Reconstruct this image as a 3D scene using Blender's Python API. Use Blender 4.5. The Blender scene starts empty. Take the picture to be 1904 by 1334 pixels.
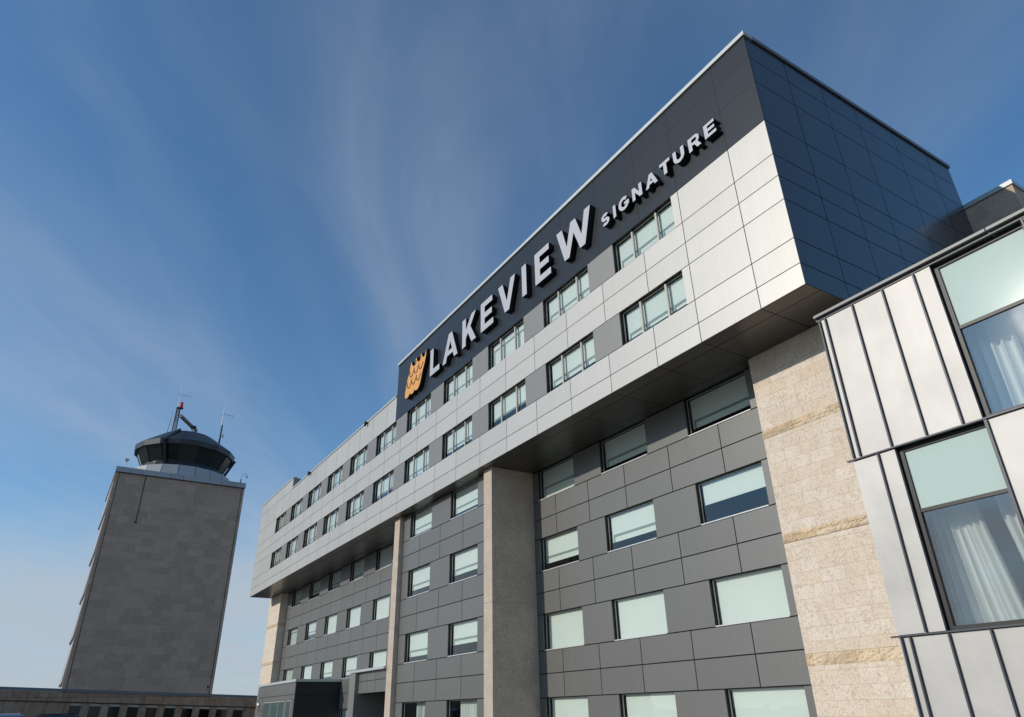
import bpy, math, random
from mathutils import Vector, Matrix
random.seed(7)
sc = bpy.context.scene
col = sc.collection
GZ = -11.2                                     # ground level; z = 0 is the underside of the overhanging storeys

# ------------------------------------------------------------------ camera
cd = bpy.data.cameras.new('camera'); cam = bpy.data.objects.new('camera', cd); col.objects.link(cam)
yaw, pit, rol = -1.00689, 0.47179, -0.02107
w_ = Vector((math.cos(pit)*math.sin(yaw), math.cos(pit)*math.cos(yaw), math.sin(pit)))
r0 = Vector((math.cos(yaw), -math.sin(yaw), 0)); u0 = r0.cross(w_)
cr, sr = math.cos(rol), math.sin(rol)
R_ = cr*r0 + sr*u0; U_ = -sr*r0 + cr*u0
m = Matrix((R_, U_, -w_)).transposed().to_4x4(); m.translation = Vector((8.8032, -14.6650, -9.8006))
cam.matrix_world = m
cd.sensor_width = 36; cd.lens = 1289.21/1904*36; cd.clip_start = .1; cd.clip_end = 6000
sc.camera = cam

# ------------------------------------------------------------------ light
SUN = Vector((-.26, -1.0, .42)).normalized()
elev = math.asin(SUN.z); rot = math.atan2(SUN.x, SUN.y)
world = bpy.data.worlds.new('World'); sc.world = world; world.use_nodes = True
N, L = world.node_tree.nodes, world.node_tree.links
for n in list(N): N.remove(n)
def wn(t, **k):
    n = N.new(t)
    for a, b in k.items(): setattr(n, a, b)
    return n
out = wn('ShaderNodeOutputWorld'); bg = wn('ShaderNodeBackground'); L.new(bg.outputs[0], out.inputs[0])
sky = wn('ShaderNodeTexSky', sky_type='NISHITA', sun_disc=False, sun_elevation=elev, sun_rotation=rot)
sky.altitude = 300; sky.air_density = 1.0; sky.dust_density = 0.2; sky.ozone_density = 2.0
bg.inputs[1].default_value = .12
tc = wn('ShaderNodeTexCoord')
def vdot(v):
    n = wn('ShaderNodeVectorMath', operation='DOT_PRODUCT'); L.new(tc.outputs['Generated'], n.inputs[0]); n.inputs[1].default_value = v
    return n.outputs['Value']
def mth(op, a, b=None, clamp=False):
    n = wn('ShaderNodeMath', operation=op); n.use_clamp = clamp
    for i, q in enumerate((a, b)):
        if q is None: continue
        if isinstance(q, (int, float)): n.inputs[i].default_value = q
        else: L.new(q, n.inputs[i])
    return n.outputs[0]
Dv = Vector((-.811, .584, 0)).normalized(); Vv = Vector((Dv.y, -Dv.x, 0))
dz = vdot((0, 0, 1)); den = mth('ADD', mth('MAXIMUM', dz, 0.0), .07)
pu = mth('DIVIDE', vdot(Dv), den); pv = mth('DIVIDE', vdot(Vv), den)
def nz(vec, scale, det, dist=0., rough=.5):
    t = wn('ShaderNodeTexNoise'); t.inputs['Scale'].default_value = scale; t.inputs['Detail'].default_value = det; t.inputs['Roughness'].default_value = rough
    t.inputs['Distortion'].default_value = dist; L.new(vec, t.inputs['Vector']); return t.outputs[0]
def cloud(su, sv, off, det, dist, lo, hi, rough=.5):
    c = wn('ShaderNodeCombineXYZ'); L.new(mth('MULTIPLY', pu, su), c.inputs[0]); L.new(mth('MULTIPLY', pv, sv), c.inputs[1]); c.inputs[2].default_value = off
    r = wn('ShaderNodeMapRange', interpolation_type='SMOOTHSTEP'); L.new(nz(c.outputs[0], 1, det, dist, rough), r.inputs[0])
    r.inputs[1].default_value = lo; r.inputs[2].default_value = hi
    return r.outputs[0]
c1 = cloud(.27, .85, 8.2, 2.0, 1.0, .34, .82)
c2 = cloud(.9, 3.0, 11.3, 7, 1.6, .34, .72, .6)
c3 = cloud(.9, 1.1, 23.1, 5, .8, .30, .70)
cl = mth('ADD', mth('MULTIPLY', c1, .33), mth('MULTIPLY', mth('MULTIPLY', c2, mth('ADD', c1, .3)), .13))
wob = mth('MULTIPLY', mth('SUBTRACT', nz(tc.outputs['Generated'], 2.6, 4), .5), .16)
dzw = mth('ADD', dz, wob)
hor = wn('ShaderNodeMapRange', interpolation_type='SMOOTHSTEP'); L.new(dzw, hor.inputs[0])
hor.inputs[1].default_value = .29; hor.inputs[2].default_value = .14
low = mth('MULTIPLY', hor.outputs[0], mth('ADD', mth('MULTIPLY', c3, .22), .74))
fac = mth('MINIMUM', mth('ADD', mth('MULTIPLY', cl, mth('SUBTRACT', 1.0, mth('MULTIPLY', hor.outputs[0], .6))), low), .92)
mx = wn('ShaderNodeMix', data_type='RGBA'); L.new(fac, mx.inputs['Factor'])
tint = wn('ShaderNodeMix', data_type='RGBA', blend_type='MULTIPLY'); tint.inputs['Factor'].default_value = 1
L.new(sky.outputs[0], tint.inputs['A']); tint.inputs['B'].default_value = (.68, 1.02, 1.20, 1)
L.new(tint.outputs['Result'], mx.inputs['A']); mx.inputs['B'].default_value = (3.8, 4.3, 4.95, 1)
L.new(mx.outputs['Result'], bg.inputs[0])

sl = bpy.data.lights.new('sun', 'SUN'); so = bpy.data.objects.new('sun', sl); col.objects.link(so)
sl.energy = 2.7; sl.angle = math.radians(.53); sl.color = (1.0, .93, .83)
so.rotation_euler = SUN.to_track_quat('Z', 'Y').to_euler(); so.location = SUN*60
sc.view_settings.view_transform = 'Standard'; sc.view_settings.look = 'None'
sc.view_settings.exposure = 0; sc.view_settings.gamma = 1
sc.cycles.max_bounces = 7; sc.cycles.transparent_max_bounces = 12
sc.cycles.sample_clamp_indirect = 6

# ------------------------------------------------------------------ materials
def mat(name, base, rough=.5, metal=0., spec=.5, var=.0, island=.0, streak=.0, bump=None, coat=0.):
    """base colour with slight tone change per panel (island), blotches (var) and vertical weather streaks"""
    M = bpy.data.materials.new(name); M.use_nodes = True
    nt = M.node_tree; n = nt.nodes; l = nt.links; b = n['Principled BSDF']
    b.inputs['Base Color'].default_value = (*base, 1); b.inputs['Roughness'].default_value = rough
    b.inputs['Metallic'].default_value = metal; b.inputs['Specular IOR Level'].default_value = spec
    b.inputs['Coat Weight'].default_value = coat; b.inputs['Coat Roughness'].default_value = .12
    geo = n.new('ShaderNodeNewGeometry')
    f = None
    def add(a, s):
        nonlocal f
        q = n.new('ShaderNodeMath'); q.operation = 'MULTIPLY_ADD'; l.new(a, q.inputs[0]); q.inputs[1].default_value = s
        if f is None: q.inputs[2].default_value = 1 - s/2
        else:
            w = n.new('ShaderNodeMath'); w.operation = 'ADD'; l.new(f, w.inputs[0]); w.inputs[1].default_value = -s/2; l.new(w.outputs[0], q.inputs[2])
        f = q.outputs[0]
    if island: add(geo.outputs['Random Per Island'], island)
    def noise(sx, sy, sz, det=4, dis=0):
        mp = n.new('ShaderNodeMapping'); mp.inputs['Scale'].default_value = (sx, sy, sz); l.new(geo.outputs['Position'], mp.inputs[0])
        t = n.new('ShaderNodeTexNoise'); t.inputs['Scale'].default_value = 1; t.inputs['Detail'].default_value = det
        t.inputs['Distortion'].default_value = dis; l.new(mp.outputs[0], t.inputs['Vector'])
        return t.outputs[0]
    if var: add(noise(.9, .9, .9, 6, .4), var)
    if streak: add(noise(9, 9, .35, 5), streak)
    if f is not None:
        v = n.new('ShaderNodeVectorMath'); v.operation = 'SCALE'; v.inputs[0].default_value = base; l.new(f, v.inputs['Scale'])
        l.new(v.outputs[0], b.inputs['Base Color'])
    if bump:
        sc_, st = bump
        bp = n.new('ShaderNodeBump'); bp.inputs['Strength'].default_value = st; bp.inputs['Distance'].default_value = .02
        l.new(noise(sc_, sc_, sc_, 3), bp.inputs['Height']); l.new(bp.outputs[0], b.inputs['Normal'])
    return M
M = {}
M['light'] = mat('pale_metal_panel', (.53, .51, .465), .46, .35, .5, var=.05, island=.07, streak=.10, bump=(1.4, .12))
M['grey'] = mat('mid_grey_panel', (.255, .245, .225), .45, .3, .5, island=.06, streak=.06)
M['char'] = mat('charcoal_panel', (.185, .181, .167), .42, .3, .5, var=.06, island=.09, streak=.12, bump=(1.2, .1))
M['navy'] = mat('dark_navy_panel', (.014, .018, .021), .36, .0, .4, var=.2, island=.10, streak=.25, coat=.1)
M['slate'] = mat('slate_blue_panel', (.040, .046, .052), .30, .0, .5, island=.10, streak=.12, coat=.3)
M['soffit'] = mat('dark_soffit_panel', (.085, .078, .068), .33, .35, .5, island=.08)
M['joint'] = mat('dark_joint_backing', (.012, .012, .014), .8)
M['coping'] = mat('aluminium_coping', (.50, .53, .51), .5, .25, .5, var=.06, island=.06)
M['almond'] = mat('almond_window_frame', (.47, .45, .40), .45, .2)
M['sill'] = mat('aluminium_sill', (.68, .68, .66), .4, .3)
M['black'] = mat('black_metal', (.012, .013, .016), .45)
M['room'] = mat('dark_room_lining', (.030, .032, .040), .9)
M['blind'] = mat('roller_blind_fabric', (.86, .87, .82), .85, var=.08, island=.12, bump=(1.3, 1.0))
M['band'] = mat('blind_frame_shadow', (.30, .36, .33), .8)  # grey of the window frame's shadow, painted on strips over the blinds
M['curtain'] = mat('curtain_fabric', (.80, .81, .77), .9, var=.05)
M['letter'] = mat('letter_face', (.50, .50, .52), .45, .1)
M['orange'] = mat('orange_emblem_face', (.78, .36, .085), .5)
M['zinc'] = mat('brushed_steel_panel', (.46, .445, .42), .56, .5, .5, var=.42, island=.05, streak=.06, bump=(2.2, .25))  # mottled steel; stronger blotches also imitate cloud reflections in the base colour
M['seam'] = mat('dark_seam', (.055, .060, .072), .45, .2)
M['bronze'] = mat('window_bronze', (.022, .021, .020), .45, .2)
M['spandrel'] = mat('mint_spandrel_glass', (.52, .64, .58), .10, 0, .25)
M['lamp'] = mat('lamp_metal', (.6, .62, .62), .3, .6)
M['whitecon'] = mat('pale_parapet_panel', (.40, .42, .43), .6, var=.08, island=.14, streak=.08)
M['roofdark'] = mat('dark_roof_metal', (.030, .034, .040), .4, .2, island=.25)
M['cabglass'] = mat('cab_glass_dark', (.010, .022, .022), .12, 0, .5, island=.3)
M['radome'] = mat('weathered_antenna', (.22, .20, .18), .6)
M['galv'] = mat('galvanised_steel', (.62, .62, .6), .4, .5)
M['redlamp'] = mat('red_beacon', (.65, .035, .02), .3)
M['rubber'] = mat('tyre_rubber', (.015, .015, .015), .8)
M['carblack'] = mat('black_car_paint', (.006, .006, .008), .2, 0, .5, coat=.6)
M['asphalt'] = mat('asphalt', (.15, .135, .115), .9, var=.25, bump=(14, .4))
M['walk'] = mat('concrete_paving', (.30, .29, .27), .85, var=.18)

def glass_mat(name, tint, refl=1.0, rough=.0):
    Q = bpy.data.materials.new(name); Q.use_nodes = True; nt = Q.node_tree; n = nt.nodes; l = nt.links
    n.remove(n['Principled BSDF'])
    tr = n.new('ShaderNodeBsdfTransparent'); tr.inputs[0].default_value = (*tint, 1)
    gl = n.new('ShaderNodeBsdfGlossy'); gl.inputs['Roughness'].default_value = rough
    fr = n.new('ShaderNodeLayerWeight'); fr.inputs[0].default_value = .5
    pw = n.new('ShaderNodeMath'); pw.operation = 'POWER'; l.new(fr.outputs['Facing'], pw.inputs[0]); pw.inputs[1].default_value = 4.5
    mu = n.new('ShaderNodeMath'); mu.operation = 'MULTIPLY_ADD'; mu.use_clamp = True; l.new(pw.outputs[0], mu.inputs[0]); mu.inputs[1].default_value = .9; mu.inputs[2].default_value = .04*refl
    mi = n.new('ShaderNodeMixShader'); l.new(mu.outputs[0], mi.inputs[0]); l.new(tr.outputs[0], mi.inputs[1]); l.new(gl.outputs[0], mi.inputs[2])
    ge = n.new('ShaderNodeNewGeometry'); tn = n.new('ShaderNodeTexNoise'); tn.inputs['Scale'].default_value = .9; tn.inputs['Detail'].default_value = 2; l.new(ge.outputs['Position'], tn.inputs['Vector'])
    bp = n.new('ShaderNodeBump'); bp.inputs['Strength'].default_value = .25; bp.inputs['Distance'].default_value = .02; l.new(tn.outputs[0], bp.inputs['Height']); l.new(bp.outputs[0], gl.inputs['Normal'])
    l.new(mi.outputs[0], n['Material Output'].inputs[0]); return Q
M['glass'] = glass_mat('green_tinted_glass', (.945, .975, .958), 1.9, .01)
M['glass2'] = glass_mat('clear_blue_glass', (.965, .98, .97), 4.6, .04)

def stone_mat(name, ca, cb, mortar, bw, bh, msize, mott, vein=True, rough=.9, bumps=.3, grain=.14, gs=38):
    Q = bpy.data.materials.new(name); Q.use_nodes = True; nt = Q.node_tree; n = nt.nodes; l = nt.links; b = n['Principled BSDF']
    b.inputs['Roughness'].default_value = rough; b.inputs['Specular IOR Level'].default_value = .2
    geo = n.new('ShaderNodeNewGeometry'); sp = n.new('ShaderNodeSeparateXYZ'); l.new(geo.outputs['Position'], sp.inputs[0])
    ad = n.new('ShaderNodeMath'); ad.operation = 'ADD'; l.new(sp.outputs[0], ad.inputs[0]); l.new(sp.outputs[1], ad.inputs[1])
    cb_ = n.new('ShaderNodeCombineXYZ'); l.new(ad.outputs[0], cb_.inputs[0])
    az = n.new('ShaderNodeMath'); az.operation = 'ADD'; l.new(sp.outputs[2], az.inputs[0]); az.inputs[1].default_value = 50.0; l.new(az.outputs[0], cb_.inputs[1])
    br = n.new('ShaderNodeTexBrick'); l.new(cb_.outputs[0], br.inputs['Vector'])
    br.inputs['Scale'].default_value = 1; br.inputs['Brick Width'].default_value = bw; br.inputs['Row Height'].default_value = bh
    br.inputs['Mortar Size'].default_value = msize; br.inputs['Mortar Smooth'].default_value = .2; br.offset = .37; br.offset_frequency = 2; br.squash = .72; br.squash_frequency = 3
    br.inputs['Color1'].default_value = (*ca, 1); br.inputs['Color2'].default_value = (*cb, 1); br.inputs['Mortar'].default_value = (*mortar, 1); br.inputs['Bias'].default_value = -.1
    colr = br.outputs[0]
    def mul(c, f, lo, hi, a=.35, z=.65):
        r = n.new('ShaderNodeMapRange'); l.new(f, r.inputs[0]); r.inputs[1].default_value = a; r.inputs[2].default_value = z; r.inputs[3].default_value = lo; r.inputs[4].default_value = hi
        v = n.new('ShaderNodeVectorMath'); v.operation = 'SCALE'; l.new(c, v.inputs[0]); l.new(r.outputs[0], v.inputs['Scale']); return v.outputs[0]
    t = n.new('ShaderNodeTexNoise'); t.inputs['Scale'].default_value = 2.2; t.inputs['Detail'].default_value = 6; l.new(geo.outputs['Position'], t.inputs['Vector'])
    colr = mul(colr, t.outputs[0], 1-mott, 1+mott)
    t2 = n.new('ShaderNodeTexNoise'); t2.inputs['Scale'].default_value = gs; t2.inputs['Detail'].default_value = 3; l.new(geo.outputs['Position'], t2.inputs['Vector'])
    colr = mul(colr, t2.outputs[0], 1-grain, 1+grain*.85)
    h = t2.outputs[0]
    if vein:
        ns = n.new('ShaderNodeTexNoise'); ns.inputs['Scale'].default_value = 4.4; ns.inputs['Detail'].default_value = 2.5; ns.inputs['Distortion'].default_value = 2.4
        l.new(geo.outputs['Position'], ns.inputs['Vector'])
        s = n.new('ShaderNodeMath'); s.operation = 'SUBTRACT'; l.new(ns.outputs[0], s.inputs[0]); s.inputs[1].default_value = .5
        a = n.new('ShaderNodeMath'); a.operation = 'ABSOLUTE'; l.new(s.outputs[0], a.inputs[0])
        r = n.new('ShaderNodeMapRange'); l.new(a.outputs[0], r.inputs[0]); r.inputs[1].default_value = .006; r.inputs[2].default_value = .036; r.inputs[3].default_value = .7; r.inputs[4].default_value = 0
        mm = n.new('ShaderNodeMix'); mm.data_type = 'RGBA'; l.new(r.outputs[0], mm.inputs['Factor']); l.new(colr, mm.inputs['A'])
        mm.inputs['B'].default_value = (ca[0]*.66, ca[1]*.56, ca[2]*.47, 1); colr = mm.outputs['Result']
    l.new(colr, b.inputs['Base Color'])
    bp = n.new('ShaderNodeBump'); bp.inputs['Strength'].default_value = bumps; bp.inputs['Distance'].default_value = .01; l.new(h, bp.inputs['Height']); l.new(bp.outputs[0], b.inputs['Normal'])
    return Q
M['tyndall'] = stone_mat('mottled_limestone', (.73, .615, .485), (.78, .69, .58), (.58, .47, .35), .74, .3445, .007, .035, grain=.07)
M['gold'] = stone_mat('golden_split_stone', (.64, .48, .31), (.72, .58, .41), (.40, .31, .20), .62, .6, .008, .16, vein=False, bumps=1.0)
M['pier'] = stone_mat('speckled_limestone', (.52, .43, .345), (.56, .47, .385), (.46, .38, .30), .7, .345, .003, .05, vein=False, grain=.17, gs=20)
M['stucco'] = stone_mat('stucco', (.56, .43, .32), (.56, .43, .32), (.56, .43, .32), 2, 2, 0.0, .10, vein=False, grain=.14, gs=14)
M['towercon'] = stone_mat('precast_concrete', (.46, .33, .24), (.57, .415, .31), (.38, .275, .20), 1.55, .92, .01, .05, vein=False)
M['termstone'] = stone_mat('brown_precast', (.29, .225, .17), (.35, .28, .215), (.14, .11, .09), 1.75, 3, .02, .14, vein=False)

M['dullcap'] = mat('dull_grey_flashing', (.20, .20, .19), .5, .3, var=.1)
M['charblue'] = mat('weathered_blue_coping', (.12, .16, .19), .4, .3, var=.3)
M['blackglass'] = mat('black_window_glass', (.008, .009, .012), .08, 0, .4)

# ------------------------------------------------------------------ mesh helpers
class MB:
    def __init__(s): s.v = []; s.f = []; s.mi = []
    def quadbox(s, P, mi=0):                    # 8 corners: bottom ring 0-3, top ring 4-7
        b = len(s.v); s.v += [tuple(p) for p in P]
        for f in ((3,2,1,0), (4,5,6,7), (0,1,5,4), (1,2,6,5), (2,3,7,6), (3,0,4,7)):
            s.f.append(tuple(b+i for i in f)); s.mi.append(mi)
    def box(s, x0, x1, y0, y1, z0, z1, mi=0):
        if x1 < x0: x0, x1 = x1, x0
        if y1 < y0: y0, y1 = y1, y0
        if z1 < z0: z0, z1 = z1, z0
        s.quadbox([(x0,y0,z0),(x1,y0,z0),(x1,y1,z0),(x0,y1,z0),(x0,y0,z1),(x1,y0,z1),(x1,y1,z1),(x0,y1,z1)], mi)
    def tube(s, a, b, r, r2=None, n=10, mi=0):
        a = Vector(a); b = Vector(b); r2 = r if r2 is None else r2
        d = (b-a).normalized(); x = d.orthogonal().normalized(); y = d.cross(x); k = len(s.v)
        for c, q in ((a, r), (b, r2)):
            for i in range(n):
                t = 2*math.pi*i/n; s.v.append(tuple(c + (x*math.cos(t)+y*math.sin(t))*q))
        for i in range(n):
            j = (i+1) % n; s.f.append((k+i, k+j, k+n+j, k+n+i)); s.mi.append(mi)
        s.f.append(tuple(k+i for i in reversed(range(n)))); s.f.append(tuple(k+n+i for i in range(n))); s.mi += [mi, mi]
    def prism(s, poly, y0, y1, mf=0, ms=0):     # polygon in x,z (any winding) pushed from y0 (front) to y1
        A = sum(poly[i][0]*poly[(i+1) % len(poly)][1]-poly[(i+1) % len(poly)][0]*poly[i][1] for i in range(len(poly)))
        if A < 0: poly = poly[::-1]
        n = len(poly); k = len(s.v)
        s.v += [(x, y0, z) for x, z in poly] + [(x, y1, z) for x, z in poly]
        s.f.append(tuple(range(k, k+n))); s.mi.append(mf)
        s.f.append(tuple(k+n+i for i in reversed(range(n)))); s.mi.append(ms)
        for i in range(n):
            j = (i+1) % n; s.f.append((k+j, k+i, k+n+i, k+n+j)); s.mi.append(ms)
    def rings(s, rings, n, cx, cy, ph=0, cap=True, mi=0):    # stacked n-gons (r, z)
        k = len(s.v)
        for r, z in rings:
            for i in range(n):
                t = ph+2*math.pi*i/n; s.v.append((cx+r*math.cos(t), cy+r*math.sin(t), z))
        for q in range(len(rings)-1):
            for i in range(n):
                j = (i+1) % n; s.f.append((k+q*n+i, k+q*n+j, k+(q+1)*n+j, k+(q+1)*n+i)); s.mi.append(mi)
        if cap:
            s.f.append(tuple(k+i for i in reversed(range(n)))); s.mi.append(mi)
            q = len(rings)-1; s.f.append(tuple(k+q*n+i for i in range(n))); s.mi.append(mi)
    def build(s, name, mats, parent=None, smooth=False):
        me = bpy.data.meshes.new(name); me.from_pydata(s.v, [], s.f)
        if not isinstance(mats, (list, tuple)): mats = [mats]
        for q in mats: me.materials.append(q)
        me.polygons.foreach_set('material_index', s.mi)
        if smooth: me.polygons.foreach_set('use_smooth', [True]*len(s.f))
        me.update(); o = bpy.data.objects.new(name, me); col.objects.link(o)
        if parent: o.parent = parent
        return o
def thing(name, label, cat, loc=(0,0,0), rz=0, group=None):
    o = bpy.data.objects.new(name, None); col.objects.link(o); o.location = loc; o.rotation_euler = (0,0,rz)
    o.empty_display_size = .5; o['label'] = label; o['category'] = cat
    if group: o['group'] = group
    return o
def tag(o, label, cat, group=None):
    o['label'] = label; o['category'] = cat
    if group: o['group'] = group
    return o

# ------------------------------------------------------------------ ground
g = MB(); g.box(-1500, 1500, -1500, 1500, GZ-.5, GZ); o = g.build('ground', M['asphalt']); o['kind'] = 'structure'
g = MB(); g.box(-62, 16, -6.5, 2.6, GZ+.002, GZ+.13); g.box(-62, 16, -6.7, -6.5, GZ+.002, GZ+.15); o = g.build('pavement', M['walk']); o['kind'] = 'structure'

# ------------------------------------------------------------------ windows
def window(parent, x0, x1, z0, z1, yf, mull=(), shade=.8, band=.62, fw=.032, curtain=None, sill=False, depth=.13, blind_x=None):
    """a fixed window set back in its opening, whose face is at yf; shade = share of the height the blind covers"""
    f = MB(); y = yf+depth; a = .006
    f.box(x0+a, x0+fw, y, y+.035, z0+a, z1-a); f.box(x1-fw, x1-a, y, y+.035, z0+a, z1-a)
    f.box(x0+fw, x1-fw, y+.002, y+.033, z1-fw, z1-a); f.box(x0+fw, x1-fw, y+.002, y+.033, z0+a, z0+fw)
    for q in mull: f.box(q-.04, q+.04, y-.05, y+.034, z0+fw, z1-fw)
    w = f.build('window', M['almond'], parent)
    g = MB(); g.box(x0+fw, x1-fw, y+.012, y+.022, z0+fw, z1-fw); g.build('pane', M['glass'], w)
    edges = [x0+fw] + sorted(mull) + [x1-fw]
    if shade > 0:
        b = MB(); s = MB(); zb = z1-fw-(z1-z0-2*fw)*shade
        for i in range(len(edges)-1):
            l_, r_ = edges[i]+.02, edges[i+1]-.015
            b.box(l_, r_, y+.13, y+.14, zb, z1-.02)
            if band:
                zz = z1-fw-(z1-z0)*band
                s.box(l_+.09, r_, y+.115, y+.128, zz-.05, zz+.04)  # strip standing in for the frame's shadow on the blind
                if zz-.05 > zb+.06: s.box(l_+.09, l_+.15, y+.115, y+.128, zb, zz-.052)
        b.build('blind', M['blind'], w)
        if band: s.build('frame_shadow_band', M['band'], w)
    if curtain:
        for (ct0, ct1, cb0, cb1) in curtain: drape(w, ct0, ct1, cb0, cb1, z0+.03, z1-.04, y+.32)
    if sill:
        s = MB(); s.box(x0+.005, x1-.005, yf-.012, y-.002, z0+.002, z0+.035); s.build('sill', M['sill'], w)
    return w
def drape(parent, t0, t1, b0, b1, z0, z1, y, folds=9, amp=.05, seed=None):
    n, mz = 96, 10; me = MB(); rr = random.Random(seed if seed is not None else int(abs(t0*100)))
    ph = [rr.uniform(-.5, .5) for _ in range(folds+3)]
    for j in range(mz+1):
        t = j/mz; l_ = t0+(b0-t0)*t**1.3; r_ = t1+(b1-t1)*t**1.3
        for i in range(n+1):
            s = i/n; q = s*folds; k = int(q)
            a = amp*(.7+.6*t)*math.sin(2*math.pi*q+ph[k]*.8)*(1+.5*ph[k+1]) 
            me.v.append((l_+(r_-l_)*s + .01*math.sin(7*q+3*t), y+a, z1+(z0-z1)*t))
    for j in range(mz):
        for i in range(n):
            a = j*(n+1)+i; me.f.append((a, a+1, a+n+2, a+n+1)); me.mi.append(0)
    return me.build('curtain', M['curtain'], parent, smooth=True)

# ------------------------------------------------------------------ hotel
hotel = thing('hotel_building', 'long grey and white panelled building with two overhanging upper storeys on stone piers', 'building', (-30, 0, GZ))
def P(o):                                      # keep world coordinates under the building's Empty
    o.matrix_parent_inverse = Matrix.Translation((30, 0, -GZ)); return o
cl = {k: MB() for k in ('light', 'charA', 'charB', 'charC', 'navy', 'joint', 'room', 'soffit')}
G = .014
def fp(kind, x0, x1, z0, z1, yf, core=.34):
    if kind == 'grey':
        q_ = MB(); q_.box(x0+G, x1-G, yf, yf+.04, z0+G, z1-G); P(q_.build('infill_panel', M['grey'], hotel))
        cl['joint'].box(x0, x1, yf+.045, yf+core, z0, z1); return
    if kind == 'char': kind = {2.6: 'charA' if x0 > -20 else 'charC', .65: 'charB'}[yf]
    fp_(kind, x0, x1, z0, z1, yf, core)
def fp_(kind, x0, x1, z0, z1, yf, core):    # a panel on a wall facing -y, with its dark backing
    G = .004 if kind == 'navy' else .018 if kind[:4] == 'char' else .014
    cl[kind].box(x0+G, x1-G, yf, yf+.04, z0+G, z1-G)
    cl['joint'].box(max(x0, -59.955) if yf == 0 else x0, min(x1, -.045) if yf == 0 else x1, yf+.045, yf+core, max(z0, .046) if yf == 0 else z0, z1)
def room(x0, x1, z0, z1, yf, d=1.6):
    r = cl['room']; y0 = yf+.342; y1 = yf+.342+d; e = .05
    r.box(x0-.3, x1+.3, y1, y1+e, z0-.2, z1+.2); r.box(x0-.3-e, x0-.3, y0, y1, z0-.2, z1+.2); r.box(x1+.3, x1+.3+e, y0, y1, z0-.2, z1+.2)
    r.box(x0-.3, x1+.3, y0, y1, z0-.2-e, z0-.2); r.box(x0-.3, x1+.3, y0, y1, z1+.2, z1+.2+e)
def row(kinds, xs, z0, z1, yf):
    for i in range(len(xs)-1): fp(kinds if isinstance(kinds, str) else kinds[i], xs[i], xs[i+1], z0, z1, yf)
Z = [0, .673, 1.494, 2.831, 3.681, 4.494, 5.826, 7.459, 8.54, 9.493]
XL, WP, WW = -7.163, 4.668, 3.12
mod = sorted([-60.0, -57.9, -3.70, -1.455, 0.0] + [-5.605-2.334*k for k in range(22)])
for a, b in ((0, 1), (1, 2), (3, 4), (4, 5)): row('light', mod, Z[a], Z[b], 0)
wl = [XL-WP*i for i in range(11)]
shU = [.82, .80, .93, .82, .84, .80, .85, .80, .86, .75, .85]; shL = [.84, .80, .70, .74, .84, .72, .80, .86, .82, .85, .80]
for (za, zb, sh) in ((Z[5], Z[6], shU), (Z[2], Z[3], shL)):
    fp('light', -3.70, -1.455, za, zb, 0); fp('light', -1.455, 0, za, zb, 0); fp('light', XL+WW, -3.70, za, zb, 0)
    for i, x in enumerate(wl):
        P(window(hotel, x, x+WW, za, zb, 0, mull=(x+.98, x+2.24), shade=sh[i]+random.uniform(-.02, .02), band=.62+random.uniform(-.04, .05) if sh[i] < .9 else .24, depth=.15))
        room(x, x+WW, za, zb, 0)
        if i < 10: fp('grey', x-WP+WW, x, za, zb, 0)
    fp('light', -57.9, wl[10], za, zb, 0); fp('light', -60, -57.9, za, zb, 0)
# parapet, left part, and dark sign band on the right
XS = -27.55
lm = [x for x in mod if x < XS] + [XS]; dm = [XS] + [x for x in mod if x > XS]
row('light', lm, Z[6], 7.42, 0)
tall = [x for x in mod if x < -50]; tall = tall + [-49.7]
row('light', tall, 7.42, 8.38, 0)
for a, b in ((6, 7), (7, 8), (8, 9)): row('navy', dm, Z[a], Z[b], 0)
# body of the overhanging storeys: return walls, roof deck
j = cl['joint']
j.box(-59.7, -.36, .6, 12, 7.0, 7.2); j.box(-59.7, -.36, 11.8, 12.0, 0.06, 7.0); j.box(-27.4, -.36, 11.7, 12.0, 7.2, 9.48)
j.box(-27.4, -.36, .36, 11.7, 9.3, 9.45)
j.box(-27.53, -27.3, .345, 11.7, 7.2, 9.3)
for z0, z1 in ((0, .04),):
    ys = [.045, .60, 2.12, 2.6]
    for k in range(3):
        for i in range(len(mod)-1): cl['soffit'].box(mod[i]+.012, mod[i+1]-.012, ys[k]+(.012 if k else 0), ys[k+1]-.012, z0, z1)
    j.box(-59.98, -.02, .35, 12, .045, .3)
# side wall facing +x
ys = [0.0, 1.91, 3.83, 5.73, 8.05, 10.34, 12.0]
side = MB()
for i in range(6):
    for k in range(9):
        side.box(-.04, 0, ys[i]+(G if i else .045), ys[i+1]-G, Z[k]+G, Z[k+1]-G)
j.box(-.34, -.045, .345, 12, 0.02, 9.48)
P(side.build('side_cladding', M['slate'], hotel))
sl_ = MB(); 
for k in range(9): 
    z1 = Z[k+1]
    if k >= 6: break
    sl_.box(-60.04, -60.0, .0, 12, Z[k]+G, z1-G)
sl_.box(-60.04, -60, 0, 12, 5.84, 7.41); sl_.box(-60.04, -60, 0, 12, 7.43, 8.37)
P(sl_.build('end_cladding', M['light'], hotel))
j.box(-60, -59.7, .345, 12, .3, 8.37)

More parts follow.
